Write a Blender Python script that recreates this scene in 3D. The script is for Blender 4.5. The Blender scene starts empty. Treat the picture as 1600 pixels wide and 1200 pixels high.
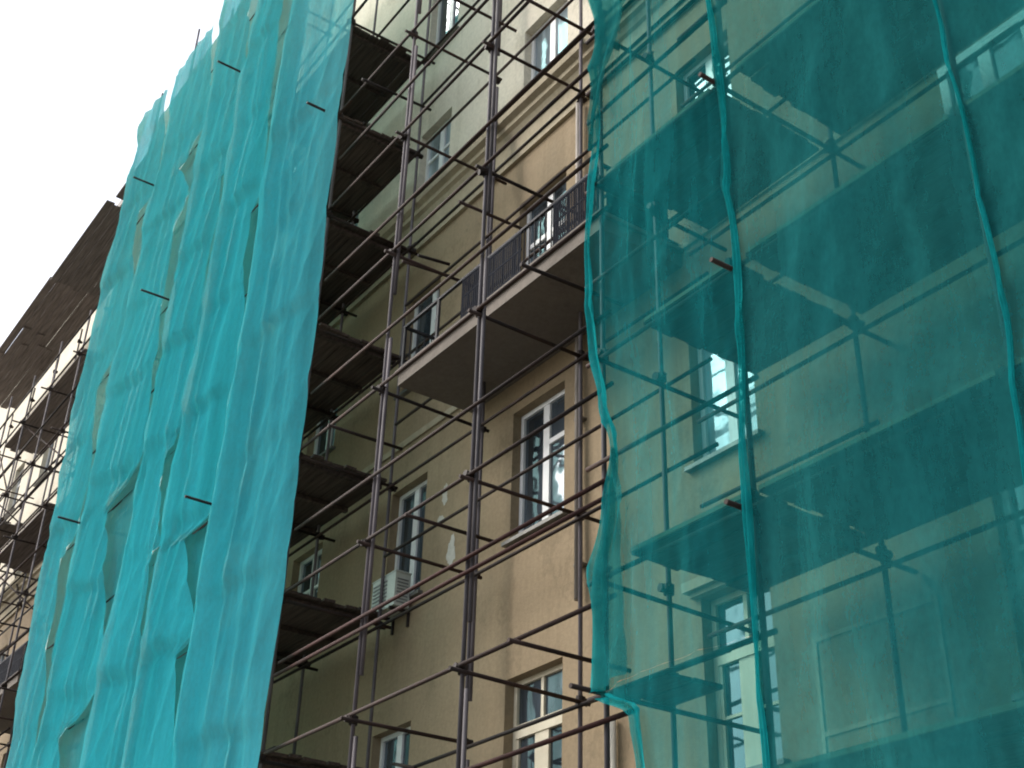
import bpy, bmesh, math, random
from mathutils import Vector, Matrix, noise
random.seed(7)
sc = bpy.context.scene
COL = sc.collection

# ------------------------------------------------------------------ materials
def new_mat(name):
    m = bpy.data.materials.new(name); m.use_nodes = True
    nt = m.node_tree; nt.nodes.clear()
    out = nt.nodes.new('ShaderNodeOutputMaterial')
    return m, nt, out
def nd(nt, t, **kw):
    n = nt.nodes.new(t)
    for k, v in kw.items():
        if k in n.inputs.keys() if hasattr(n.inputs, 'keys') else False: n.inputs[k].default_value = v
        else: setattr(n, k, v)
    return n
def L(nt, a, b): nt.links.new(a, b)
def rgba(c): return (c[0], c[1], c[2], 1)
def ramp(nt, fac, stops):
    r = nt.nodes.new('ShaderNodeValToRGB')
    while len(r.color_ramp.elements) < len(stops): r.color_ramp.elements.new(0.5)
    for e, (p, c) in zip(r.color_ramp.elements, stops):
        e.position = p; e.color = rgba(c)
    L(nt, fac, r.inputs[0]); return r
def noise_tex(nt, scale, detail=4, rough=0.55, stretch=None, offset=(0, 0, 0)):
    tc = nt.nodes.new('ShaderNodeTexCoord')
    v = tc.outputs['Object']
    if stretch or any(offset):
        mp = nt.nodes.new('ShaderNodeMapping')
        mp.inputs['Scale'].default_value = stretch or (1, 1, 1); mp.inputs['Location'].default_value = offset
        L(nt, v, mp.inputs['Vector']); v = mp.outputs[0]
    n = nt.nodes.new('ShaderNodeTexNoise')
    n.inputs['Scale'].default_value = scale; n.inputs['Detail'].default_value = detail; n.inputs['Roughness'].default_value = rough
    L(nt, v, n.inputs['Vector']); return n.outputs['Fac']
def mixc(nt, fac, a, b, mode='MIX'):
    m = nt.nodes.new('ShaderNodeMix'); m.data_type = 'RGBA'; m.blend_type = mode
    if isinstance(fac, (int, float)): m.inputs[0].default_value = fac
    else: L(nt, fac, m.inputs[0])
    for s, x in ((6, a), (7, b)):
        if isinstance(x, tuple): m.inputs[s].default_value = rgba(x)
        else: L(nt, x, m.inputs[s])
    return m.outputs[2]
def bump(nt, h, strength, dist=0.02):
    b = nt.nodes.new('ShaderNodeBump'); b.inputs['Strength'].default_value = strength; b.inputs['Distance'].default_value = dist
    L(nt, h, b.inputs['Height']); return b.outputs[0]

def plaster(name, lo, hi, stain, amt=0.5):
    m, nt, out = new_mat(name)
    p = nt.nodes.new('ShaderNodeBsdfPrincipled'); p.inputs['Roughness'].default_value = 0.9
    big = ramp(nt, noise_tex(nt, 0.35, 5, 0.6), [(0.3, lo), (0.7, hi)])
    st = noise_tex(nt, 0.9, 6, 0.65, (1.0, 1, 0.35), (7, 0, 3))
    sf = ramp(nt, st, [(0.5, (0, 0, 0)), (0.72, (amt,) * 3)])
    c = mixc(nt, sf.outputs[0], big.outputs[0], stain)
    sk = ramp(nt, noise_tex(nt, 2.2, 5, 0.7, (1.0, 1, 0.07), (2, 0, 5)), [(0.52, (1, 1, 1)), (0.78, (0.80, 0.79, 0.76))])
    c = mixc(nt, 1.0, c, sk.outputs[0], 'MULTIPLY')
    dr = ramp(nt, noise_tex(nt, 0.6, 8, 0.75, (1, 1, 0.8), (11, 0, 2)), [(0.56, (1, 1, 1)), (0.585, (0.84, 0.84, 0.82)), (0.62, (0.97, 0.97, 0.97))])
    c = mixc(nt, 1.0, c, dr.outputs[0], 'MULTIPLY')
    fine = ramp(nt, noise_tex(nt, 14, 3), [(0.3, (0.88,) * 3), (0.7, (1.06,) * 3)])
    c = mixc(nt, 1.0, c, fine.outputs[0], 'MULTIPLY')
    L(nt, c, p.inputs['Base Color'])
    L(nt, bump(nt, noise_tex(nt, 30, 4), 0.25), p.inputs['Normal'])
    L(nt, p.outputs[0], out.inputs[0]); return m
def simple(name, a, b, rough=0.6, metal=0.0, scale=6, stretch=None, spec=0.5, bmp=0.0, rnd=0.0):
    m, nt, out = new_mat(name)
    p = nt.nodes.new('ShaderNodeBsdfPrincipled'); p.inputs['Roughness'].default_value = rough; p.inputs['Metallic'].default_value = metal
    p.inputs['Specular IOR Level'].default_value = spec
    f = noise_tex(nt, scale, 5, 0.6, stretch)
    c = ramp(nt, f, [(0.32, a), (0.68, b)]).outputs[0]
    if rnd:
        oi = nt.nodes.new('ShaderNodeObjectInfo')
        rr = ramp(nt, oi.outputs['Random'], [(0, (1 - rnd,) * 3), (1, (1 + rnd, 1 + rnd * 0.7, 1 + rnd * 0.6))])
        c = mixc(nt, 1.0, c, rr.outputs[0], 'MULTIPLY')
    L(nt, c, p.inputs['Base Color'])
    if bmp: L(nt, bump(nt, f, bmp), p.inputs['Normal'])
    L(nt, p.outputs[0], out.inputs[0]); return m
def netting(name, col_a, col_b, tint, op_lo, op_hi, scale=0.5, tl=0.3, tcol=None, sharp=0.2, vs=0.18):
    """woven mesh: threads (diffuse + translucent) with open holes between them (tinted transparent)"""
    m, nt, out = new_mat(name)
    cn = ramp(nt, noise_tex(nt, scale, 5, 0.6, (1, 1, 0.3)), [(0.3, col_a), (0.7, col_b)]).outputs[0]
    d = nt.nodes.new('ShaderNodeBsdfDiffuse'); t = nt.nodes.new('ShaderNodeBsdfTranslucent')
    gr = ramp(nt, noise_tex(nt, 16, 4, 0.7, (1, 1, 0.6)), [(0.3, (0.86,) * 3), (0.7, (1.10,) * 3)])
    cn = mixc(nt, 1.0, cn, gr.outputs[0], 'MULTIPLY')
    L(nt, cn, d.inputs[0])
    if tcol: t.inputs[0].default_value = rgba(tcol)
    else: L(nt, cn, t.inputs[0])
    bn = bump(nt, noise_tex(nt, 3.2, 5, 0.6, (1, 1, 0.25)), 0.42, 0.06)
    L(nt, bn, d.inputs['Normal']); d.inputs['Roughness'].default_value = 1.0
    a = nt.nodes.new('ShaderNodeMixShader'); a.inputs[0].default_value = tl
    L(nt, d.outputs[0], a.inputs[1]); L(nt, t.outputs[0], a.inputs[2])
    tr = nt.nodes.new('ShaderNodeBsdfTransparent'); tr.inputs[0].default_value = rgba(tint)
    mx = nt.nodes.new('ShaderNodeMixShader')
    # cloth density varies along the warp
    f1 = noise_tex(nt, scale * 2.2, 5, 0.6, (1.6, 1, vs), (3, 1, 9))
    of = nt.nodes.new('ShaderNodeMapRange'); of.inputs[1].default_value = 0.5 - sharp; of.inputs[2].default_value = 0.5 + sharp
    of.inputs[3].default_value = op_lo; of.inputs[4].default_value = op_hi
    L(nt, f1, of.inputs[0])
    L(nt, of.outputs[0], mx.inputs[0]); L(nt, tr.outputs[0], mx.inputs[1]); L(nt, a.outputs[0], mx.inputs[2])
    L(nt, mx.outputs[0], out.inputs[0]); return m
def glass(name, base, rough=0.04, ior=1.95):
    m, nt, out = new_mat(name)
    p = nt.nodes.new('ShaderNodeBsdfPrincipled')
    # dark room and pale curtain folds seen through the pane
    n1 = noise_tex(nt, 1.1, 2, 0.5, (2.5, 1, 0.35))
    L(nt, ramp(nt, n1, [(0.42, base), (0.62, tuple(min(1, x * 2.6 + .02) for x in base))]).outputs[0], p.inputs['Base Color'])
    p.inputs['Roughness'].default_value = rough; p.inputs['IOR'].default_value = ior
    p.inputs['Specular Tint'].default_value = (0.70, 0.88, 1.0, 1)
    L(nt, bump(nt, noise_tex(nt, 1.1, 2), 0.35, 0.05), p.inputs['Normal'])
    L(nt, p.outputs[0], out.inputs[0]); return m

M = {}
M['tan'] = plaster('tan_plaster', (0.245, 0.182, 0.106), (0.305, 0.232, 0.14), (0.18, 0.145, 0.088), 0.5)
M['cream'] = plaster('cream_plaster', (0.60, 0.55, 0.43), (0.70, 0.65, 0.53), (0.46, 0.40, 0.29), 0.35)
M['trim'] = plaster('cornice_stone', (0.32, 0.27, 0.18), (0.42, 0.36, 0.25), (0.20, 0.18, 0.13), 0.5)
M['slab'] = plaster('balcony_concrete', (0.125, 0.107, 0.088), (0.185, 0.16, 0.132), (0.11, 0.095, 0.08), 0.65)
M['patch'] = plaster('white_plaster', (0.40, 0.385, 0.33), (0.56, 0.545, 0.48), (0.33, 0.29, 0.21), 0.7)
M['roof'] = simple('roof_sheet', (0.10, 0.09, 0.085), (0.16, 0.14, 0.13), 0.7)
M['pole'] = simple('grey_steel_tube', (0.05, 0.046, 0.052), (0.105, 0.096, 0.106), 0.75, 0.0, 3, (1, 1, 0.4), rnd=0.3)
M['pipe'] = simple('rusty_tube', (0.013, 0.010, 0.009), (0.036, 0.022, 0.017), 0.75, 0.0, 2.5, spec=0.25, rnd=0.6)
M['redpipe'] = simple('red_oxide_tube', (0.026, 0.011, 0.009), (0.056, 0.02, 0.016), 0.8, 0.0, 2.5, spec=0.25)
M['clamp'] = simple('clamp_steel', (0.014, 0.011, 0.010), (0.035, 0.024, 0.02), 0.7, 0.1, 12, spec=0.3)
M['wood'] = simple('weathered_plank', (0.028, 0.021, 0.018), (0.08, 0.06, 0.05), 0.85, 0, 2.0, (0.5, 9, 9), 0.2, 0.3, rnd=0.25)
M['wood_grey'] = simple('pale_grey_plank', (0.075, 0.065, 0.06), (0.19, 0.168, 0.158), 0.9, 0, 2.0, (0.5, 9, 9), 0.2, 0.3, rnd=0.15)  # paler, greyer version of the plank for the roof and far decks
M['edge'] = simple('pale_edge_plank', (0.14, 0.12, 0.08), (0.26, 0.22, 0.145), 0.85, 0, 3, (0.6, 5, 5))
M['net_dense'] = netting('dense_green_netting', (0.04, 0.58, 0.68), (0.075, 0.68, 0.78), (0.45, 0.75, 0.74), 0.70, 0.92, 0.55, 0.38, (0.66, 0.74, 0.62), 0.15, 0.12)
M['net_single'] = netting('single_green_netting', (0.022, 0.46, 0.52), (0.035, 0.56, 0.61), (0.24, 0.56, 0.57), 0.80, 0.93, 0.55, 0.42, (0.66, 0.74, 0.62), 0.15, 0.12)
M['net_sheer'] = netting('sheer_green_netting', (0.030, 0.30, 0.315), (0.045, 0.36, 0.36), (0.36, 0.66, 0.63), 0.36, 0.56, 0.6, 0.2, None, 0.16, 0.14)
M['net_thin'] = netting('thin_green_netting', (0.02, 0.34, 0.37), (0.03, 0.43, 0.44), (0.42, 0.72, 0.70), 0.26, 0.50, 0.9, 0.2, None, 0.14, 0.12)
M['net_fold'] = netting('gathered_green_netting', (0.015, 0.42, 0.45), (0.03, 0.54, 0.56), (0.35, 0.7, 0.68), 0.35, 0.75, 1.8, 0.3, None, 0.12, 0.2)
M['white'] = simple('white_frame', (0.72, 0.73, 0.72), (0.82, 0.82, 0.80), 0.4, 0, 3)
M['beige'] = simple('beige_frame', (0.52, 0.46, 0.33), (0.62, 0.56, 0.42), 0.55, 0, 3)
M['sill'] = simple('sill_sheet', (0.10, 0.10, 0.095), (0.2, 0.19, 0.17), 0.5, 0.3, 5)
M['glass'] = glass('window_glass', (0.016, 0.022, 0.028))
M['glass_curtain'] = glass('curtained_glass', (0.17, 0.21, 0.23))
M['rail'] = simple('black_rail', (0.012, 0.013, 0.016), (0.03, 0.03, 0.036), 0.7, 0.0, 8, spec=0.25)
M['railpanel'] = simple('navy_panel', (0.005, 0.006, 0.011), (0.010, 0.013, 0.02), 0.9, 0.0, 3, spec=0.1)
M['ac'] = simple('off_white_casing', (0.40, 0.43, 0.39), (0.48, 0.51, 0.46), 0.5, 0, 3)
M['acdark'] = simple('dark_grille', (0.10, 0.11, 0.11), (0.2, 0.21, 0.21), 0.6, 0, 20)
M['rain'] = simple('drain_sheet', (0.16, 0.14, 0.12), (0.26, 0.23, 0.2), 0.55, 0.3, 4, (1, 1, .3))
M['rainwhite'] = simple('pale_pipe', (0.55, 0.52, 0.43), (0.66, 0.62, 0.53), 0.55, 0, 4, (1, 1, .3))
M['asphalt'] = simple('asphalt', (0.04, 0.04, 0.042), (0.065, 0.064, 0.062), 0.9, 0, 8, bmp=0.3)
M['paving'] = simple('paving', (0.075, 0.073, 0.07), (0.12, 0.115, 0.11), 0.9, 0, 4, bmp=0.2)
M['earth'] = simple('earth', (0.09, 0.085, 0.07), (0.14, 0.125, 0.10), 0.95, 0, 0.8)

# ------------------------------------------------------------------ mesh helpers
class MB:
    def __init__(s): s.v = []; s.f = []
    def quad(s, a, b, c, d):
        n = len(s.v); s.v += [a, b, c, d]; s.f.append((n, n + 1, n + 2, n + 3)); return s
    def box(s, x0, x1, y0, y1, z0, z1):
        n = len(s.v)
        s.v += [(x, y, z) for z in (z0, z1) for y in (y0, y1) for x in (x0, x1)]
        s.f += [tuple(n + i for i in q) for q in ((0, 2, 3, 1), (4, 5, 7, 6), (0, 1, 5, 4), (2, 6, 7, 3), (0, 4, 6, 2), (1, 3, 7, 5))]
        return s
    def obox(s, c, ux, uy, uz):
        """box by centre and three half-axis vectors"""
        n = len(s.v); c = Vector(c); ux, uy, uz = Vector(ux), Vector(uy), Vector(uz)
        for k in (-1, 1):
            for j in (-1, 1):
                for i in (-1, 1): s.v.append(tuple(c + ux * i + uy * j + uz * k))
        s.f += [tuple(n + i for i in q) for q in ((0, 2, 3, 1), (4, 5, 7, 6), (0, 1, 5, 4), (2, 6, 7, 3), (0, 4, 6, 2), (1, 3, 7, 5))]
        return s
    def tube(s, p0, p1, r, n=10, r1=None):
        p0, p1 = Vector(p0), Vector(p1); d = (p1 - p0).normalized(); r1 = r if r1 is None else r1
        a = d.orthogonal().normalized(); b = d.cross(a); k = len(s.v)
        for p, q in ((p0, r), (p1, r1)):
            for i in range(n):
                t = 2 * math.pi * i / n
                s.v.append(tuple(p + a * (q * math.cos(t)) + b * (q * math.sin(t))))
        for i in range(n): s.f.append((k + i, k + (i + 1) % n, k + n + (i + 1) % n, k + n + i))
        s.f.append(tuple(k + n - 1 - i for i in range(n))); s.f.append(tuple(k + n + i for i in range(n)))
        return s
    def path(s, pts, r, n=8):
        for a, b in zip(pts[:-1], pts[1:]): s.tube(a, b, r, n)
        return s
    def build(s, name, mat, parent=None, origin=(0, 0, 0), smooth=False):
        me = bpy.data.meshes.new(name); o = origin
        me.from_pydata([(x - o[0], y - o[1], z - o[2]) for x, y, z in s.v], [], s.f); me.update()
        if smooth:
            for p in me.polygons: p.use_smooth = True
        me.materials.append(mat)
        ob = bpy.data.objects.new(name, me); COL.objects.link(ob)
        if parent: ob.parent = parent
        else: ob.location = origin
        return ob
def smooth_tubes(ob):
    me = ob.data
    for p in me.polygons: p.use_smooth = len(p.vertices) == 4
def tag(o, label, cat, group=None):
    o['label'] = label; o['category'] = cat
    if group: o['group'] = group
    return o
def thing(name, loc, label, cat, group=None):
    o = bpy.data.objects.new(name, None); o.empty_display_size = 0.2; COL.objects.link(o); o.location = loc
    return tag(o, label, cat, group)
def struct(o): o['kind'] = 'structure'; return o
def lerp(pts, z):
    pts = sorted(pts)
    if z <= pts[0][0]: return pts[0][1]
    for (a, x), (b, y) in zip(pts[:-1], pts[1:]):
        if z <= b:
            t = (z - a) / (b - a); t = t * t * (3 - 2 * t); return x + (y - x) * t
    return pts[-1][1]
def sstep(a, b, x):
    t = max(0.0, min(1.0, (x - a) / (b - a))); return t * t * (3 - 2 * t)

# ------------------------------------------------------------------ ground
g = MB().quad((-900, -900, 0), (900, -900, 0), (900, 900, 0), (-900, 900, 0)).build('ground', M['earth']); struct(g)
r = MB().quad((-600, -15, 0.004), (600, -15, 0.004), (600, -5.2, 0.004), (-600, -5.2, 0.004)).build('road', M['asphalt']); struct(r)
p = MB().box(-120, 60, -5.2, -0.02, 0.0, 0.14).build('pavement', M['paving']); struct(p)
p2 = MB().box(-120, 60, -19.0, -15.0, 0.0, 0.14).build('pavement', M['paving']); struct(p2)

# ------------------------------------------------------------------ building
YO, YI = -2.1, -0.4            # outer and inner row of standards
XL, XR = -72.0, 14.0
ZC0, ZC1 = 16.55, 17.5         # cornice
ROWS = [(5.2, 7.3), (9.35, 11.5), (13.45, 15.55), (17.62, 19.6), (21.7, 23.75)]
COLS = [(-13.9, 1.3), (-17.6, 1.15), (-21.3, 1.2), (-25.0, 1.2), (-28.7, 1.2), (-32.4, 1.2), (-36.1, 1.3), (-39.8, 1.2), (-43.5, 1.2), (-47.2, 1.2), (-50.9, 1.2),
        (-10.05, 1.1), (-2.3, 1.2)]
wins = []
for cx, w in COLS:
    for ri, (z0, z1) in enumerate(ROWS):
        if cx < -19 and cx > -31 and ri < 4 and not cx > -22: continue    # hidden behind the dense net
        if cx > -3 and ri > 2: continue
        a, b = z0, z1
        kind = 'white'
        if ri == 0 and cx in (-13.9, -10.05): kind = 'beige'
        if ri == 2 and cx in (-13.9, -36.1): a = 12.42; kind = 'door'
        if ri == 2 and cx == -17.6: kind = 'tall'
        if ri == 1 and cx == -10.05: a = 9.0
        wins.append((cx - w / 2, cx + w / 2, a, b, kind, ri))
wins.append((-6.32, -5.15, 10.2, 12.25, 'flush', 1))
wins.append((-6.6, -5.4, 5.2, 7.3, 'white', 0))
bld = thing('apartment_building', (-29, 0, 0), 'tan plastered apartment block with cream upper storeys, cornice and white windows, behind scaffolding', 'building')
BO = (-29, 0, 0)
def wall_sheet(name, x0, x1, z0, z1, holes, mat, depth=0.3, y=0.0):
    xs = sorted({x0, x1} | {h for q in holes for h in q[:2]} | {x0 + 3.0 * i for i in range(int((x1 - x0) / 3.0) + 1)})
    zs = sorted({z0, z1} | {h for q in holes for h in q[2:4]})
    mb = MB()
    for xa, xb in zip(xs[:-1], xs[1:]):
        for za, zb in zip(zs[:-1], zs[1:]):
            cx, cz = (xa + xb) / 2, (za + zb) / 2
            if any(h[0] < cx < h[1] and h[2] < cz < h[3] for h in holes): continue
            mb.quad((xa, y, za), (xb, y, za), (xb, y, zb), (xa, y, zb))
    for h in holes:
        a, b, c, d = h[:4]
        mb.quad((a, y, c), (a, y, d), (a, y + depth, d), (a, y + depth, c))
        mb.quad((b, y, d), (b, y, c), (b, y + depth, c), (b, y + depth, d))
        mb.quad((a, y, d), (b, y, d), (b, y + depth, d), (a, y + depth, d))
        mb.quad((b, y, c), (a, y, c), (a, y + depth, c), (b, y + depth, c))
    return mb.build(name, mat, bld, BO)
lower = [w for w in wins if w[3] < 17]; upper = [w for w in wins if w[3] > 17]
ZT = 30.6
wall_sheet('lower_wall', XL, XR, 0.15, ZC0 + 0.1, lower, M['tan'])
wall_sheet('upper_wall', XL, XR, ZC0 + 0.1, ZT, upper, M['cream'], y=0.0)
sw = MB().box(XL + .02, XR - .02, 0.31, 0.5, 0.1, ZT)
sw.box(XL, XL + 0.3, 0.5, 14, 0.1, ZT).box(XR - 0.3, XR, 0.5, 14, 0.1, ZT).box(XL, XR, 13.7, 14, 0.1, ZT)
sw.build('rear_wall', M['tan'], bld, BO)
MB().box(XL - 0.4, XR + 0.4, -0.55, 14.5, ZT + 0.003, ZT + 0.35).build('roof', M['roof'], bld, BO)
# cornice: stepped moulding
prof = [(-0.004, ZC0), (-0.07, ZC0), (-0.07, ZC0 + .12), (-0.11, ZC0 + .14), (-0.11, ZC0 + .42), (-0.16, ZC0 + .46), (-0.2, ZC0 + .56), (-0.27, ZC0 + .6), (-0.27, ZC0 + .7), (-0.36, ZC0 + .76), (-0.38, ZC0 + .88), (-0.38, ZC1), (-0.004, ZC1 + 0.06)]
cm = MB(); n = len(prof)
for x in (XL, XR): cm.v += [(x, y, z) for y, z in prof]
for i in range(n - 1): cm.f.append((i, n + i, n + i + 1, i + 1))
cm.build('cornice', M['trim'], bld, BO)
MB().box(XL, XR, -0.035, -0.003, 12.3, 12.42).build('string_course', M['trim'], bld, BO)

def window(x0, x1, z0, z1, kind, idx):
    fm = M['beige'] if kind == 'beige' else M['white']
    y0, y1 = 0.15, 0.225; fw = 0.075
    if kind == 'flush': y0, y1, fw = -0.06, 0.02, 0.11
    h = z1 - z0; w = x1 - x0
    e = 0.004
    f = MB()
    f.box(x0 + e, x0 + fw, y0, y1, z0 + e, z1 - e).box(x1 - fw, x1 - e, y0, y1, z0 + e, z1 - e)
    f.box(x0 + fw, x1 - fw, y0, y1, z1 - fw, z1 - e).box(x0 + fw, x1 - fw, y0, y1, z0 + e, z0 + fw)
    xm = x0 + w * (0.5 if kind != 'tall' else 0.62)
    zt = z0 + h * (0.66 if kind != 'door' else 0.72)
    yi0 = y0 + 0.008
    if kind == 'beige':
        f.box(x0 + fw, x1 - fw, y0 - 0.012, y1, zt - 0.09, zt + 0.09)
        f.box(xm - 0.1, xm + 0.1, yi0, y1, z0 + fw, zt - 0.09); f.box(xm - 0.03, xm + 0.03, yi0, y1, zt + 0.09, z1 - fw)
        for a, b in ((x0 + fw, xm - 0.1), (xm + 0.1, x1 - fw)):
            f.box(a, a + 0.05, yi0, y1, z0 + fw, zt - 0.09); f.box(b - 0.05, b, yi0, y1, z0 + fw, zt - 0.09)
            zc = z0 + h * 0.33
            f.box(a + 0.05, b - 0.05, yi0 + .01, y1, zc - 0.018, zc + 0.018)
    else:
        f.box(xm - 0.075, xm + 0.075, yi0, y1, z0 + fw, z1 - fw)
        if kind == 'door':
            for a, b in ((x0 + fw, xm - 0.075), (xm + 0.075, x1 - fw)): f.box(a, b, yi0, y1, zt - 0.045, zt + 0.045)
        elif idx % 3 == 1:
            f.box(xm + 0.075, x1 - fw, yi0, y1, zt - 0.04, zt + 0.04)
        elif idx % 3 == 2:
            for a, b in ((x0 + fw, xm - 0.075), (xm + 0.075, x1 - fw)): f.box(a, b, yi0, y1, zt - 0.03, zt + 0.03)
    wo = f.build('window', fm, bld, BO)
    gm = M['glass_curtain'] if (idx * 7) % 5 in (1,) else M['glass']
    MB().box(x0 + fw * .6, x1 - fw * .6, y1 - 0.03, y1 - 0.015, z0 + fw * .6, z1 - fw * .6).build('pane', gm, wo)
    if kind not in ('door', 'flush'):
        MB().box(x0 - 0.09, x1 + 0.09, -0.09, 0.14, z0 - 0.05, z0 + 0.006).build('sill', M['sill'], wo, BO)
    for c in wo.children:
        if c.name.startswith('pane'):
            for v in c.data.vertices: v.co = v.co - Vector(BO)
for i, w in enumerate(wins): window(w[0], w[1], w[2], w[3], w[4], i)
# hood over the beige window beside the net
hd = MB().box(-10.75, -9.35, -0.16, -0.002, 7.36, 7.48).box(-10.7, -9.4, -0.09, -0.002, 7.3, 7.358)
hd.build('window_hood', M['trim'], bld, BO)
# raised panel mouldings low on the wall behind the right-hand net
pm = MB()
for (a, b, c, d) in ((-8.95, -7.35, 4.3, 6.35),):
    for q in ((a, b, d - .05, d), (a, b, c, c + .05), (a, a + .05, c + .05, d - .05), (b - .05, b, c + .05, d - .05), (a + .05, b - .05, 5.32, 5.37)):
        pm.box(q[0], q[1], -0.014, -0.002, q[2], q[3])
pm.build('panel_moulding', M['trim'], bld, BO)
# white plaster repairs
def blob(cx, cz, rx, rz, seed):
    mb = MB(); n = 40; c = (cx, -0.004, cz); mb.v.append(c)
    for i in range(n):
        t = 2 * math.pi * i / n; k = 1 + 0.6 * noise.noise((1.6 * math.cos(t) + seed, 1.6 * math.sin(t), seed)) + .2 * noise.noise((5 * math.cos(t), 5 * math.sin(t), seed))
        s = 1.0 if math.sin(t) < 0 else 0.75 + 0.25 * abs(math.cos(t))
        mb.v.append((cx + rx * k * s * math.cos(t), -0.004, cz + rz * k * math.sin(t)))
    for i in range(n): mb.f.append((0, 1 + i, 1 + (i + 1) % n))
    return mb.build('plaster_patch', M['patch'], bld, BO)
blob(-16.14, 9.75, 0.12, 0.22, 1); blob(-16.42, 10.85, 0.10, 0.16, 4); blob(-16.5, 10.42, 0.09, 0.09, 9)
# downpipes
dp = MB().tube((-12.8, -0.1, 7.92), (-12.8, -0.1, 16.5), 0.05, 12)
for z in (8.4, 10.6, 12.2, 14.6): dp.box(-12.87, -12.73, -0.12, -0.002, z, z + .04)
smooth_tubes(dp.build('downpipe', M['rain'], bld, BO))
dp = MB().tube((-12.16, -0.08, 0.4), (-12.16, -0.08, 6.22), 0.055, 12)
for z in (1.4, 3.4, 5.2): dp.box(-12.24, -12.08, -0.1, -0.002, z, z + .04)
smooth_tubes(dp.build('downpipe', M['rainwhite'], bld, BO))

def balcony(xa, xb, z0, panels, hang):
    y = -1.4; zt = z0 + 0.27; hr = zt + 0.85
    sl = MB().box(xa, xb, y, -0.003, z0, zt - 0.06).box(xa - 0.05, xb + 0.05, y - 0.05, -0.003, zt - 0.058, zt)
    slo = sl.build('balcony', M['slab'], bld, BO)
    rl = MB().box(xa, xb, y + 0.02, y + 0.07, hr - 0.04, hr).box(xa, xb, y + 0.03, y + 0.06, zt + 0.08, zt + 0.11)
    for x in (xa, xb - 0.05):
        rl.box(x, x + 0.05, y + 0.075, -0.01, hr - 0.04, hr).box(x + .01, x + 0.04, y + 0.075, -0.01, zt + 0.08, zt + 0.11)
    x = xa
    while x < xb:
        rl.box(x, x + 0.05, y + 0.025, y + 0.065, zt + .001, hr - 0.041); x += (xb - xa - 0.05) / 5.0
    x = xa + 0.12 if xb < -20 else -14.0
    while x < xb - 0.05:
        rl.tube((x, y + 0.045, zt + 0.11), (x, y + 0.045, hr - 0.041), 0.011, 6); x += 0.13
    yy = y + 0.15
    while yy < -0.1:
        rl.tube((xb - 0.025, yy, zt + 0.11), (xb - 0.025, yy, hr - 0.041), 0.011, 6)
        rl.tube((xa + 0.025, yy, zt + 0.11), (xa + 0.025, yy, hr - 0.041), 0.011, 6); yy += 0.13
    rl.build('railing', M['rail'], slo, BO)
    for a, b in panels:
        pn = MB().box(a, b, y + 0.002, y + 0.018, zt + 0.06, zt + 0.10).box(a, b, y + 0.002, y + 0.018, hr - 0.10, hr - 0.06).box(a, b, y + 0.004, y + 0.016, zt + 0.44, zt + 0.47)
        k = int((b - a) / 0.05)
        for q in range(k): pn.box(a + q * 0.05, a + q * 0.05 + 0.034, y + 0.006, y + 0.014, zt + 0.101, hr - 0.101)
        pn.build('railing_panel', M['railpanel'], slo, BO)
    if hang:
        MB().box(xb + 0.001, xb + 0.015, y + 0.1, -0.25, zt + 0.06, hr - 0.06).build('railing_panel', M['railpanel'], slo, BO)
balcony(-15.75, -10.65, 12.05, ((-14.0, -12.45), (-11.7, -10.7)), True)
balcony(-40.2, -35.0, 12.05, ((-40.1, -35.05),), True)

# air conditioner under the second window column
AO = (-17.55, 0, 9.1)
ac = thing('air_conditioner', AO, 'off white air conditioner box on the tan wall under a blue reflecting window', 'air conditioner')
cs = MB().box(-17.92, -17.2, -0.36, -0.08, 9.12, 9.68).box(-17.94, -17.18, -0.37, -0.07, 9.68, 9.7).build('casing', M['ac'], ac, AO)
fg = MB()
for k in range(7): fg.box(-17.88, -17.45, -0.372, -0.362, 9.18 + k * 0.065, 9.205 + k * 0.065)
fg.build('grille', M['acdark'], cs, AO); fg = MB()
for k in range(8): fg.box(-17.199, -17.19, -0.32, -0.12, 9.17 + k * 0.055, 9.19 + k * 0.055)
fg.build('grille', M['acdark'], cs, AO)
for x in (-17.8, -17.32): MB().box(x, x + 0.04, -0.38, -0.003, 9.07, 9.115).box(x, x + 0.04, -0.04, -0.003, 8.85, 9.069).build('bracket', M['clamp'], ac, AO)

# ------------------------------------------------------------------ scaffolds
RT = 0.029
clamp_me = None
def clamp_mesh():
    global clamp_me
    if clamp_me: return clamp_me
    mb = MB().tube((0, 0, -0.055), (0, 0, 0.055), 0.058, 10).tube((0.0, -0.01, 0.0), (0.0, -0.115, 0.0), 0.05, 8)
    mb.box(0.035, 0.085, -0.09, -0.03, -0.03, 0.03).tube((0.06, -0.06, 0.0), (0.12, -0.06, 0.0), 0.014, 6)
    me = bpy.data.meshes.new('coupler')
    me.from_pydata(mb.v, [], mb.f); me.materials.append(M['clamp']); clamp_me = me
    return me
def coupler(par, p, org, flip=False):
    o = bpy.data.objects.new('coupler', clamp_mesh()); COL.objects.link(o); o.parent = par
    o.location = Vector(p) - Vector(org)
    o.rotation_euler = (random.uniform(-.2, .2), random.uniform(-.2, .2), (math.pi if flip else 0) + random.uniform(-.3, .3))
def standard(root, org, x, y, z0, z1, levels, double=False, lean=0.0):
    m = MB().tube((x - lean, y, z0), (x + lean, y + random.uniform(-.02, .02), z1), RT)
    if double:
        for za in range(int(z0) + 1, int(z1), 6):
            m.tube((x + 0.085, y + 0.01, za), (x + 0.085, y + 0.01, min(z1, za + 5.2)), RT)
    z = 3.2
    o = m.build('standard', M['pole'], root, org); smooth_tubes(o)
    for lz in levels:
        if z0 < lz < z1: coupler(o, (x, y, lz + random.uniform(-.04, .04)), org, y > -1)
    return o
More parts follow.
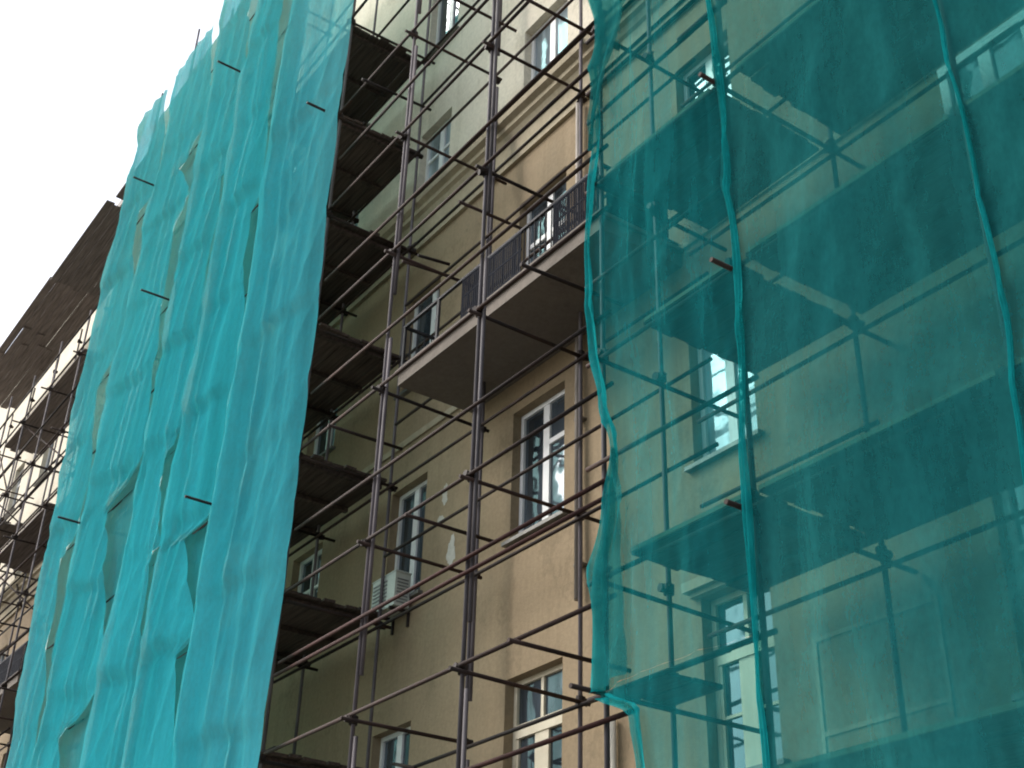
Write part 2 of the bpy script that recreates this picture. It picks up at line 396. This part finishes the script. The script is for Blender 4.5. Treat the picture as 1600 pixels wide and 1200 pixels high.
def ledger(root, org, x0, x1, y, z, mat='pipe', sag=0.0):
    o = MB().tube((x0, y + random.uniform(-.012, .012), z + random.uniform(-.02, .02)), (x1, y + random.uniform(-.012, .012), z + random.uniform(-.02, .02) + sag), RT * 0.92).build('ledger', M[mat], root, org)
    smooth_tubes(o); return o
def transom(root, org, x, y0, y1, z, dx=0.0):
    o = MB().tube((x, y0, z), (x + dx, y1, z + random.uniform(-.03, .03)), RT * 0.92).build('transom', M['pipe'], root, org)
    smooth_tubes(o); return o
def brace(root, org, a, b):
    o = MB().tube(a, b, RT * 0.9).build('brace', M['pipe'], root, org); smooth_tubes(o)

LIFT = [1.5, 3.98, 6.45, 8.88, 11.32, 13.78, 16.2, 18.5, 21.0, 23.5, 26.0]
# -- open middle scaffold, running on behind the dense net
MO = (-20.0, -1.25, 0.14)
mid = thing('scaffold', MO, 'bare tube scaffold across the tan wall between the two nets, running behind the dense one', 'scaffold', 'scaffolds along the facade')
polesM = [-12.36, -14.9, -17.55, -20.1, -22.75, -25.35, -28.0, -30.6]
for x in polesM:
    top = {-28.0: 29.4, -30.6: 28.9}.get(x, 28.0)
    standard(mid, MO, x, YO, 0.16, top, LIFT, x in (-12.36, -14.9))
    standard(mid, MO, x, YI, 0.16, 27.6, LIFT, x in (-14.9,))
for z in LIFT[1:]:
    for a, b in ((-9.5, -17.3), (-17.0, -24.2), (-23.9, -31.0)):
        ledger(mid, MO, a, b, YO - 0.075, z + 0.03)
        ledger(mid, MO, a - 0.2, b, YI - 0.075, z - 0.1)
for z in (5.24, 9.88, 12.3, 14.55, 17.25):
    ledger(mid, MO, -9.2 if z < 6 else -9.55, -17.2, YO - 0.075, z, 'redpipe' if z < 6 else 'pipe')
ledger(mid, MO, -9.6, -17.2, YO - 0.075, 7.78, 'redpipe'); ledger(mid, MO, -9.5, -17.3, YO - 0.075, 7.6, 'redpipe')
for x in polesM:
    for z in LIFT[1:]:
        ov = 0.22 if x > -17 else {(-17.55, 18.5): 0.75, (-22.75, 23.5): 0.95, (-28.0, 23.5): 0.95, (-25.35, 18.5): 0.9, (-28.0, 13.78): 0.95, (-20.1, 11.32): 0.9}.get((x, z), 0.04)
        transom(mid, MO, x + 0.06, YO - ov, -0.12 + random.uniform(-0.2, 0.06), z - 0.045, random.uniform(-.03, .03))
for z in (9.95, 12.4, 14.85, 17.3, 19.6):
    ledger(mid, MO, -9.7, -17.4, YI - 0.075, z)
for x, z, y0, y1 in ((-13.62, 8.8, -2.3, -0.9), (-11.1, 6.4, -2.35, -0.7), (-16.2, 11.24, -2.3, -1.0), (-16.3, 18.42, -2.35, -0.9), (-11.2, 16.12, -2.4, -0.6), (-11.0, 11.24, -2.4, -0.8), (-13.7, 18.42, -2.3, -.8)):
    transom(mid, MO, x, y0, y1, z, 0.04)
# stray tubes and a lashed pole seen against the wall
transom(mid, MO, -13.9, -1.6, -0.35, 14.45, 0.05)
transom(mid, MO, -15.3, -1.75, -0.9, 14.05, 0.1)
transom(mid, MO, -15.25, -1.5, -0.95, 14.25, 0.1)
brace(mid, MO, (-15.3, -0.9, 6.1), (-16.5, -0.55, 6.45))
# -- right scaffold behind the sheer net
LIFTR = [1.85, 4.3, 6.8, 9.42, 11.87, 14.4, 16.9]
RO = (-4.0, -1.25, 0.14)
rs = thing('scaffold', RO, 'scaffold of tubes and plank lifts veiled by the sheer green net', 'scaffold', 'scaffolds along the facade')
polesR = [-9.75, -7.62, -4.85, -2.2, 0.4]
for x in polesR:
    standard(rs, RO, x, YO, 0.16, 18.0, LIFTR)
    if x > -9: standard(rs, RO, x, YI, 0.16, 18.0, LIFTR)
standard(rs, RO, -9.75, -1.25, 0.16, 18.0, LIFTR)
standard(rs, RO, -12.4, YI - 0.0, 0.16, 0.5, []) if False else None
for z in LIFTR:
    ledger(rs, RO, -9.95, -3.6, YO - 0.075, z - 0.08); ledger(rs, RO, -3.9, 1.2, YO - 0.075, z - 0.08)
    ledger(rs, RO, -10.0, -3.6, YI - 0.075, z - 0.22); ledger(rs, RO, -3.9, 1.2, YI - 0.075, z - 0.22)
    for x in polesR:
        yend = random.uniform(-0.2, 0.05)
        transom(rs, RO, x + 0.07, YO - (0.42 if x == -7.62 else 0.2), yend, z - 0.15, random.uniform(-.03, .03))
for z in (5.5, 8.0, 10.4, 12.9, 13.4, 15.4): ledger(rs, RO, -9.95, -7.4, YO - 0.075, z)
for z in (10.5, 12.95, 15.45, 8.1): ledger(rs, RO, -10.0, -7.4, YI - 0.075, z)
transom(rs, RO, -9.68, YO - 0.5, 0.0, 5.5)
# -- far bare scaffold
LO = (-42, -1.25, 0.14)
ls = thing('scaffold', LO, 'cluttered bare scaffold on the bright wall beyond the outer edge of the dense net', 'scaffold', 'scaffolds along the facade')
polesL = [-33.2, -35.8, -38.4, -41.0, -43.6, -46.2, -48.8]
for x in polesL:
    standard(ls, LO, x, YO, 0.16, 22.2 + random.uniform(0, 1.2), LIFT, False); standard(ls, LO, x, YI, 0.16, 26.5, LIFT)
for z in LIFT[2:9]:
    for a, b in ((-31.6, -40.4), (-40.0, -49.5)):
        ledger(ls, LO, a, b, YO - 0.075, z); ledger(ls, LO, a, b, YI - 0.075, z - .08)
        ledger(ls, LO, a, b, YO - 0.075, z + 1.05)
    for x in polesL: transom(ls, LO, x + 0.06, YO - random.uniform(.15, .5), -0.1, z - 0.05)
for z in LIFT[2:9]:
    for a, b in ((-31.6, -40.4), (-40.0, -49.5)):
        ledger(ls, LO, a, b, YI - 0.075, z + 1.0); ledger(ls, LO, a, b, -1.2, z + random.uniform(.3, .9))
for k in range(30):
    z = random.choice(LIFT[2:8]); x = random.choice(polesL[:-1])
    brace(ls, LO, (x, random.choice((YO + .08, YI + .08)), z), (x - 2.6, random.choice((YO + .08, YI + .08)), z + 2.4))

# ------------------------------------------------------------------ plank decks
def deck(label, x0, x1, y0, y1, z, group, n=8, jag=0.18, bearers=True, t=0.045, name='plank_deck', mat='wood'):
    O = ((x0 + x1) / 2, (y0 + y1) / 2, z)
    root = thing(name, O, label, 'plank deck', group)
    mb = MB(); w = (y1 - y0) / n; gap = 0.006
    for i in range(n):
        a = x0 - random.uniform(0, jag); b = x1 + random.uniform(0, jag)
        yy = y0 + i * w; dz = random.uniform(-.012, .012)
        # boards in two lengths, lapped
        m = a + (b - a) * random.uniform(.35, .65)
        for (p, q, lift) in ((a, m + .1, 0), (m - .1, b, t * 0.96)) if (x1 - x0) > 7.5 else ((a, b, 0),):
            mb.obox(((p + q) / 2, yy + w / 2, z + dz + lift + t / 2), ((q - p) / 2, 0, random.uniform(-.01, .01)), (0, w / 2 - gap, random.uniform(-.004, .004)), (0, 0, t / 2))
    mb.build('boards', M[mat], root, O)
    if not bearers and n == 8:
        MB().box(x0 + 0.02, x1 - 0.02, y0 - 0.035, y0 - 0.004, z - 0.005, z + 0.04).build('edge_board', M['edge'], root, O)
    if bearers:
        k = max(2, int((x1 - x0) / 1.2) + 1)
        for i in range(k):
            x = x0 + 0.12 + (x1 - x0 - 0.24) * i / (k - 1)
            MB().box(x - 0.045, x + 0.045, y0 + 0.03, y1 - 0.03, z - 0.085, z - 0.016).build('bearer', M['wood'], root, O)
    return root
ordn = ['lowest', 'second lowest', 'third lowest', 'middle', 'third highest', 'second highest', 'highest']
for i, z in enumerate([6.62, 9.05, 11.48, 13.92, 16.36, 18.68, 21.16]):
    deck('dark plank deck jutting out beside the dense net, %s of the stack of seven' % ordn[i], -21.6, -17.7 + (0.0 if i % 2 else -0.12), -2.0, -0.34, z, 'plank decks beside the dense net', 8, 0.12)
GAP = [(-7.66, -7.58), (-7.68, -7.57), (-7.74, -7.5), (-7.84, -7.44)]
for j, z in enumerate([4.38, 6.9, 9.5, 11.95]):
    nm = ['lowest', 'second lowest', 'second highest', 'highest'][j]
    x0 = [-9.2, -9.38, -9.08, -9.7][j]
    if j > 0: deck('narrow-end deck bay beside the open edge of the sheer net, %s level' % nm, x0, GAP[j][0], -2.06, -0.36, z, 'plank decks behind the sheer net', 8, 0.05, False)
    deck('deck bay right of the knotted seam in the sheer net, %s level' % nm, GAP[j][1], -4.98, -2.06, -0.36, z, 'plank decks behind the sheer net', 8, 0.05, False)
    deck('deck bay at the photo edge behind the sheer net, %s level' % nm, -4.92, -1.2, -2.06, -0.36, z, 'plank decks behind the sheer net', 8, 0.06, False)
deck('short narrow deck at the cut lower corner of the sheer net', -9.72, -9.0, -2.06, -1.3, 5.55, 'plank decks behind the sheer net', 4, 0.05, False)
deck('rough roof level deck run beyond the dense net, nearest length', -38.6, -33.6, -2.3, -0.42, 26.55, 'roof level decks', 7, 0.35, False, mat='wood_grey')
deck('rough roof level deck run beyond the dense net, farthest length', -48.5, -38.9, -2.3, -0.42, 26.65, 'roof level decks', 7, 0.4, False, mat='wood_grey')
deck('roof level deck whose end slips behind the top of the dense net', -33.2, -30.2, -2.1, -0.42, 26.7, 'roof level decks', 6, 0.2, False, mat='wood_grey')
for k, (a, b, z) in enumerate(((-40.5, -33.4, 21.12), (-38.2, -33.4, 16.32), (-46.0, -40.8, 18.62))):  # decks added where dark pieces show, to shade the bright far wall
    deck('narrow deck added on the bare far scaffold to shade its wall, %s of three under the roof run' % ('topmost', 'lowest', 'middle')[k], a, b, -2.05, -0.9, z, 'decks of the bare far scaffold', 5, 0.3, False, mat='wood_grey')


# ------------------------------------------------------------------ nets
def sheet(name, xl, xr, z0, z1, yf, mat, nx, nz, parent=None, org=(0, 0, 0), zfun=None):
    mb = MB()
    for j in range(nz + 1):
        for i in range(nx + 1):
            u = i / nx; z = z0 + (z1 - z0) * j / nz
            if zfun: z = zfun(u, j / nz)
            a, b = xl(z), xr(z); x = a + (b - a) * u
            mb.v.append((x + 0.03 * noise.noise((x * .8, 3.3, z * .5)), yf(x, z, u), z))
    w = nx + 1
    for j in range(nz):
        for i in range(nx): mb.f.append((j * w + i, j * w + i + 1, (j + 1) * w + i + 1, (j + 1) * w + i))
    return mb.build(name, mat, parent, org, True)
TIES = [3.98, 6.45, 8.88, 11.32, 13.78, 16.2, 18.5, 21.0, 23.5, 26.0, 28.4, 31.0]
def dense_y(seed, width, out, gain=1.0):
    """hung cloth: an upright ridge at the leading edge, shallow sags between the ties"""
    rnd = random.Random(seed); off = rnd.uniform(-.25, .25)
    amp = [rnd.uniform(0.25, 1.0) for k in range(20)]
    def f(x, z, u):
        base = -2.20 - out - 0.05 * noise.noise((x * .5, seed, z * .16))
        zz = z - 6.45 + 0.15 * (u - 1) * width + off + 0.12 * noise.noise((x * .7, seed, 1.5))
        k = math.floor(zz / 2.44); v = 1 - (zz / 2.44 - k)
        d = amp[max(0, min(19, k + 3))] * v ** 0.9 * (1 - sstep(0.86, 1.0, v)) * math.sin(math.pi * min(1, max(0, u))) ** 0.6
        rg = math.exp(-((u - 0.12) / 0.11) ** 2)
        pl = noise.noise((x * 1.9 + .5 * noise.noise((seed, x * .5, z * .3)), seed * 7.0, z * .06)); pl = (1 - abs(pl)) ** 3
        cr = noise.noise((x * .8 - z * .38, seed * 2.0, z * .22)); cr = (1 - abs(cr)) ** 8
        cr2 = noise.noise((x * 1.5 + z * .25, seed * 4.0, z * .5)); cr2 = (1 - abs(cr2)) ** 10
        return min(base - gain * (0.18 * d + 0.13 * rg + 0.10 * pl + 0.035 * cr + 0.02 * cr2), -2.165)
    return f
def ragged(edge, wid, seed):
    """trailing edge of the front layer: below some ties it is gathered back, opening a slanting pocket onto the single layer behind"""
    rnd = random.Random(seed * 13 + 1); cells = []
    k = 9
    while k > -3:
        n = rnd.choice((1, 1, 2, 2, 3)); zt = 6.45 + 2.44 * k + rnd.uniform(-.2, .2)
        if n: cells.append((zt, 2.44 * n * rnd.uniform(.85, 1.15), wid * rnd.choice((0.22, 0.3, 0.38, 0.46, 0.55)), rnd.uniform(0.15, 0.6)))
        k -= max(1, n)
    def f(z):
        w = 0.02
        for zt, h, ww, dg in cells:
            v = zt - z
            if 0 < v < h:
                w = max(w, ww * (v / dg if v < dg else 1 - (v - dg) / (h - dg)) + 0.02)
        return edge(z) - w + 0.02 * noise.noise((z * 1.7, seed, 3))
    return f
edgeL = [(2, -29.6), (8.9, -29.9), (14, -30.6), (18.7, -31.1), (24.3, -31.0), (26.5, -30.5), (27.5, -30.2), (29, -30.0)]
seams = [-28.1, -24.65, -22.4, -20.1]
names = ['leftmost strip of dense green net, hanging at the outer edge by the sky', 'wide second strip of dense green net, next to the outer strip',
         'middle strip of the dense green net, between its two wide neighbours', 'fourth strip of the dense green net, left of the strip beside the dark decks',
         'rightmost strip of dense green net, its edge hanging beside the dark decks']
def const(c, wob, seed): return lambda z: c + wob * noise.noise((z * .35, seed, 0.5)) + wob * .5 * noise.noise((z * 1.1, seed, 4.5))
lefts = [lambda z: lerp(edgeL, z)] + [const(c, 0.2, i * 3.1) for i, c in enumerate(seams)]
def over(f, a): return lambda z: f(z) + a
rights = [lefts[i + 1] for i in range(4)] + [const(-16.9, 0.05, 77)]
for i in range(5):
    wd = (2.3, 3.5, 2.3, 2.3, 2.8)[i]
    o = sheet('scaffold_net', lefts[i], ragged(rights[i], wd, i + 2) if i < 4 else rights[i], 2.6, 27.42 + 0.03 * i, dense_y(i + 3, wd, 0.14), M['net_dense'], 48, 260)
    tag(o, names[i], 'scaffold net', 'strips of the dense green net')
    if i < 4: sheet('inner_layer', over(lefts[i], 0.12), over(rights[i], 0.28), 2.6, 27.3 + 0.03 * i, dense_y(i + 31, wd, -0.03, 0.25), M['net_single'], 40, 120, o)

# sheer net on the right
edgeR = [(5.4, -9.67), (6.7, -9.68), (7.4, -9.5), (8.0, -9.32), (8.6, -9.55), (9.3, -9.72), (11.6, -9.72), (12.5, -9.66), (13.4, -9.6), (14, -9.48), (15, -9.7), (18, -9.7)]
def sheer_y(x, z, u):
    y = -2.26 - 0.10 * math.sin((x + 9.7) / 2.6 * math.pi) ** 2 - 0.09 * noise.noise((x * .7, 1.0, z * .25))
    cr = noise.noise((x * 1.3 + z * .25, 9.0, z * .3)); y -= 0.08 * (1 - abs(cr)) ** 6
    c2 = noise.noise((x * 2.1 - z * .5, 4.0, z * .6)); y -= 0.04 * (1 - abs(c2)) ** 8
    return min(y, -2.2)
na = sheet('scaffold_net', lambda z: lerp(edgeR, z), const(-7.42, 0.05, 5), 5.47, 17.5, sheer_y, M['net_thin'], 36, 150)
tag(na, 'narrow sheer green net panel with a loose wavy hem beside the open wall', 'scaffold net', 'panels of the sheer green net')
def flap(z): return -8.97 + 0.05 * noise.noise((z, 1, 1)) - 0.62 * sstep(5.08, 5.46, z)
lo = sheet('lower_flap', flap, const(-7.42, 0.05, 5), 2.4, 5.466, sheer_y, M['net_thin'], 24, 40, na)
# wavy folded hem along the open edge
def hem(z0, z1, wfun, off, seed, edge, dens, nx=10, nz=140):
    return sheet('hem', lambda z: edge(z) - 0.03, lambda z: edge(z) + wfun(z), z0, z1,
                 lambda x, z, u: sheer_y(x, z, u) - off - 0.028 * math.sin(u * 9 + 3 * noise.noise((z * .6, seed, 0))) - 0.02 * noise.noise((u * 3, seed, z * 1.3)), dens, nx, nz, na)
hem(5.47, 17.5, lambda z: 0.15 + 0.12 * noise.noise((z * .5, 2.0, 0)) + 0.12 * sstep(7.5, 6.5, z), 0.05, 8, lambda z: lerp(edgeR, z), M['net_fold'])
hem(5.47, 7.9, lambda z: (0.3 + 0.1 * (7.9 - z)) * sstep(7.9, 7.2, z) + .01, 0.09, 3, lambda z: lerp(edgeR, z) + .12, M['net_sheer'])
hem(12.2, 17.5, lambda z: 0.9 * sstep(12.3, 14.4, z) + .01, 0.10, 4, lambda z: lerp(edgeR, z) + .02, M['net_sheer'])
hem(2.4, 5.4, lambda z: 0.18 + .08 * noise.noise((z, 3, 3)), 0.05, 14, flap, M['net_fold'], 8, 40)
nb = sheet('scaffold_net', const(-7.5, 0.05, 6), lambda z: 1.3, 2.4, 17.5, lambda x, z, u: sheer_y(x, z, u) - 0.012, M['net_sheer'], 90, 150)
tag(nb, 'broad sheer green net panel veiling the plank decks at the right of the photo', 'scaffold net', 'panels of the sheer green net')
def seam(x0, z0, z1, wid, seed, drift=0.0):
    def rr(u, z): return wid * (0.7 + 0.5 * noise.noise((z * .6, seed, 2)))
    sheet('seam', lambda z: x0 - rr(0, z) + drift * math.sin(z * .9 + seed) + .06 * noise.noise((z * .5, seed, 9)), lambda z: x0 + rr(1, z) + drift * math.sin(z * .9 + seed) + .06 * noise.noise((z * .5, seed, 9)), z0, z1,
          lambda x, z, u: sheer_y(x, z, u) - 0.03 - 0.035 * abs(math.sin(u * 7 + .8 * noise.noise((z * .5, seed, 1)))), M['net_fold'], 16, 160, nb)
seam(-7.44, 2.4, 17.5, 0.06, 21); seam(-4.72, 2.4, 17.0, 0.028, 31, 0.03)

# ------------------------------------------------------------------ light, camera
w = bpy.data.worlds.new("World"); sc.world = w; w.use_nodes = True
nt = w.node_tree; nt.nodes.clear()
sky = nt.nodes.new('ShaderNodeTexSky'); sky.sky_type = 'NISHITA'; sky.sun_disc = False
SD = Vector((-0.56, -0.50, 0.66)).normalized()
sky.sun_elevation = math.asin(SD.z); sky.sun_rotation = math.atan2(SD.x, SD.y)
sky.air_density = 1.0; sky.dust_density = 4.0; sky.ozone_density = 1.0
hs = nt.nodes.new('ShaderNodeHueSaturation'); hs.inputs['Saturation'].default_value = 0.5
bg = nt.nodes.new('ShaderNodeBackground'); bg.inputs['Strength'].default_value = 0.15
ow = nt.nodes.new('ShaderNodeOutputWorld')
nt.links.new(sky.outputs[0], hs.inputs['Color']); nt.links.new(hs.outputs[0], bg.inputs[0]); nt.links.new(bg.outputs[0], ow.inputs[0])
sl = bpy.data.lights.new('sun', 'SUN'); sl.energy = 0.75; sl.angle = math.radians(24); sl.color = (1, 0.96, 0.9)
so = bpy.data.objects.new('sun', sl); COL.objects.link(so); so.rotation_euler = SD.to_track_quat('Z', 'Y').to_euler(); so.location = (-30, -20, 60)

cam = bpy.data.cameras.new('camera'); co = bpy.data.objects.new('camera', cam); COL.objects.link(co)
pitch, roll, yaw = 0.533819331, 0.0315830068, 2.54160022
Fw = Vector((math.cos(yaw) * math.cos(pitch), math.sin(yaw) * math.cos(pitch), math.sin(pitch)))
R0 = Vector((math.sin(yaw), -math.cos(yaw), 0)); U0 = R0.cross(Fw)
R = math.cos(roll) * R0 + math.sin(roll) * U0; U = -math.sin(roll) * R0 + math.cos(roll) * U0
m = Matrix((R, U, -Fw)).transposed().to_4x4(); m.translation = Vector((0, -10, 1.6))
co.matrix_world = m
cam.sensor_width = 36; cam.lens = 36 * 2057.88 / 1600; cam.clip_end = 3000; cam.clip_start = 0.1
sc.camera = co
sc.view_settings.view_transform = 'Standard'; sc.view_settings.look = 'None'; sc.view_settings.gamma = 1; sc.view_settings.exposure = 1.2
sc.cycles.use_denoising = True
sc.cycles.transparent_max_bounces = 24; sc.cycles.max_bounces = 8
sc.cycles.pixel_filter_type = 'BLACKMAN_HARRIS'; sc.cycles.filter_width = 2.0
